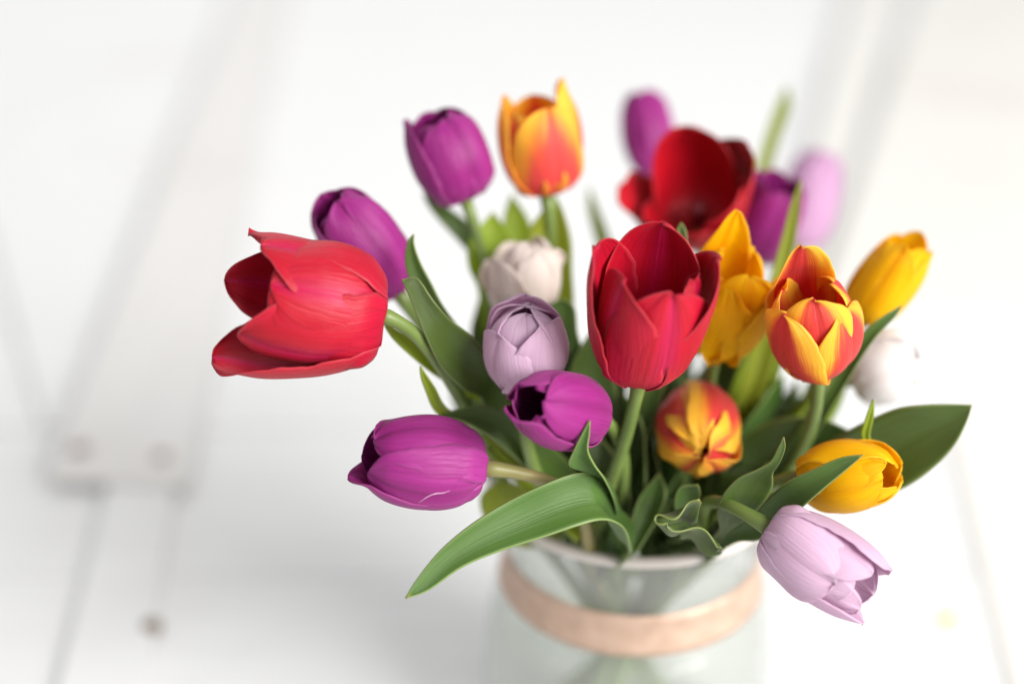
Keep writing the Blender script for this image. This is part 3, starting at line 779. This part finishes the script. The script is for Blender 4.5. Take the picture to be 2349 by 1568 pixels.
leaf('purple_right', [T(1660, 1000, .60), (1600, 1080, 1720, 1080, .60), (1580, 1180, 1680, 1185, .602)], cup=0.2, t_attach=1.0)
leaf('flame_top', [T(1270, 900, .60), (1220, 980, 1300, 980, .60), (1260, 1080, 1340, 1080, .60), (1330, 1160, 1400, 1160, .602)], cup=0.2, t_attach=1.0)

for q, (key, x0, y0, x1, y1, wd, d0, mt) in enumerate([
        ('red_front', 1395, 800, 1420, 1120, 60, .585, 'leaf'), ('red_front', 1560, 870, 1500, 1140, 62, .590, 'leaf'),
        ('red_back', 1450, 930, 1450, 1180, 70, .605, 'leaf'), ('purple_right', 1620, 830, 1570, 1150, 70, .615, 'leaf'),
        ('lilac_far', 1760, 820, 1640, 1120, 66, .615, 'leaf'), ('purple_far', 1545, 760, 1520, 1100, 70, .63, 'leaf'),
        ('cream_centre', 1250, 830, 1380, 1120, 60, .595, 'leaf'), ('flame_top', 1170, 850, 1330, 1120, 56, .60, 'leaf_fresh'),
        ('white_right', 1860, 900, 1690, 1150, 60, .60, 'leaf'), ('flame_right', 1800, 860, 1660, 1130, 56, .59, 'leaf'),
        ('yellow_right', 1900, 840, 1780, 1060, 44, .595, 'leaf_fresh'), ('purple_top', 1140, 720, 1180, 960, 60, .615, 'leaf'),
        ('purple_behind_red', 1040, 850, 1230, 1060, 46, .58, 'leaf'), ('lilac_low', 1690, 1120, 1620, 1230, 60, .56, 'leaf'),
        ('yellow_low', 1760, 1060, 1640, 1200, 70, .57, 'leaf'), ('lilac_centre', 1330, 930, 1400, 1180, 66, .575, 'leaf'),
        ('purple_far', 1470, 800, 1480, 1080, 84, .64, 'leaf'), ('red_back', 1590, 790, 1540, 1080, 84, .645, 'leaf'),
        ('purple_right', 1700, 800, 1600, 1080, 84, .645, 'leaf'), ('lilac_far', 1830, 870, 1680, 1090, 76, .64, 'leaf'),
        ('flame_top', 1330, 880, 1420, 1100, 76, .635, 'leaf'), ('purple_top', 1120, 880, 1330, 1090, 60, .63, 'leaf'),
        ('yellow_right', 1910, 960, 1740, 1110, 60, .61, 'leaf'), ('red_left', 1030, 870, 1260, 1080, 44, .60, 'leaf'),
        ('yellow_crinkled', 1640, 880, 1590, 1120, 70, .60, 'leaf'), ('red_front', 1430, 905, 1450, 1150, 48, .565, 'leaf'),
        ('flame_low', 1500, 1000, 1500, 1200, 56, .57, 'leaf'), ('purple_centre', 1380, 1010, 1430, 1190, 50, .56, 'leaf'),
        ('red_front', 1500, 1130, 1492, 1300, 84, .592, 'leaf'), ('flame_low', 1570, 1140, 1540, 1300, 84, .60, 'leaf')]):
    dx, dy = x1 - x0, y1 - y0; ln = math.hypot(dx, dy); px, py = dy / ln, -dx / ln
    sts = [T(x0, y0, d0)]
    for f, wf in ((.18, .55), (.42, .95), (.7, 1.0), (1.0, .7)):
        bow = 22 * math.sin(q * 2.1) * math.sin(f * 3.14)
        cx_, cy_ = x0 + dx * f + px * bow, y0 + dy * f + py * bow
        h_ = wd * wf / 2
        sts.append((cx_ - px * h_, cy_ - py * h_, cx_ + px * h_, cy_ + py * h_, d0 + 0.012 * math.sin(q + 1.0), d0 - 0.012 * math.sin(q + 1.0)))
    leaf(key, sts, cup=0.22, mat=mt, t_attach=1.0, wave=0.3, ns=36, nu=9)

# ------------------------------------------------------------------ small things
from mathutils.bvhtree import BVHTree
M['scar'] = simple('pale_petal_scar', (0.74, 0.50, 0.66), 0.6)
rt = TULIP['purple_low']
hits = []
for q in crom([(960, 1153), (975, 1142), (988, 1135), (1002, 1131), (1016, 1130), (1032, 1125)], 22):
    ray = (P(q[0], q[1], 1.0) - CAM).normalized()
    best = None
    for ch in rt.children:
        if not ch.name.startswith('petal'): continue
        bv = BVHTree.FromPolygons([v.co + rt.location for v in ch.data.vertices], [tuple(p.vertices) for p in ch.data.polygons])
        h = bv.ray_cast(CAM, ray)
        if h[0] is not None and (best is None or h[3] < best): best = h[3]
    if best: hits.append(CAM + ray * (best - 0.00045))
if len(hits) > 4:
    n = len(hits)
    tube('petal_scar', hits, [0.00003 + 0.00010 * math.sin(math.pi * min(1, (q + 0.4) / n)) for q in range(n)], M['scar'], rt, 6)

c = G(2165, 1424, 0.003)
vs_, uv, fc = petal_mesh(PROF['wide'], 0.011, 0.0042, 0.9, 1.0, 0.1, 1.0, 5, 1.2, 0.4, 0.0, 11, 13)
pts = [(c.x + p[2] * 0.7, c.y + p[1] + p[2] * 0.6, c.z - 0.002 + p[0] * 0.4) for p in vs_]
o = mesh_obj('petal_scrap', pts, fc, M['cut'], None, uv, origin=tuple(c))
solidify(o, 0.0006)
tag(o, 'tiny yellow petal scrap lying on the white boards', 'petal scrap')
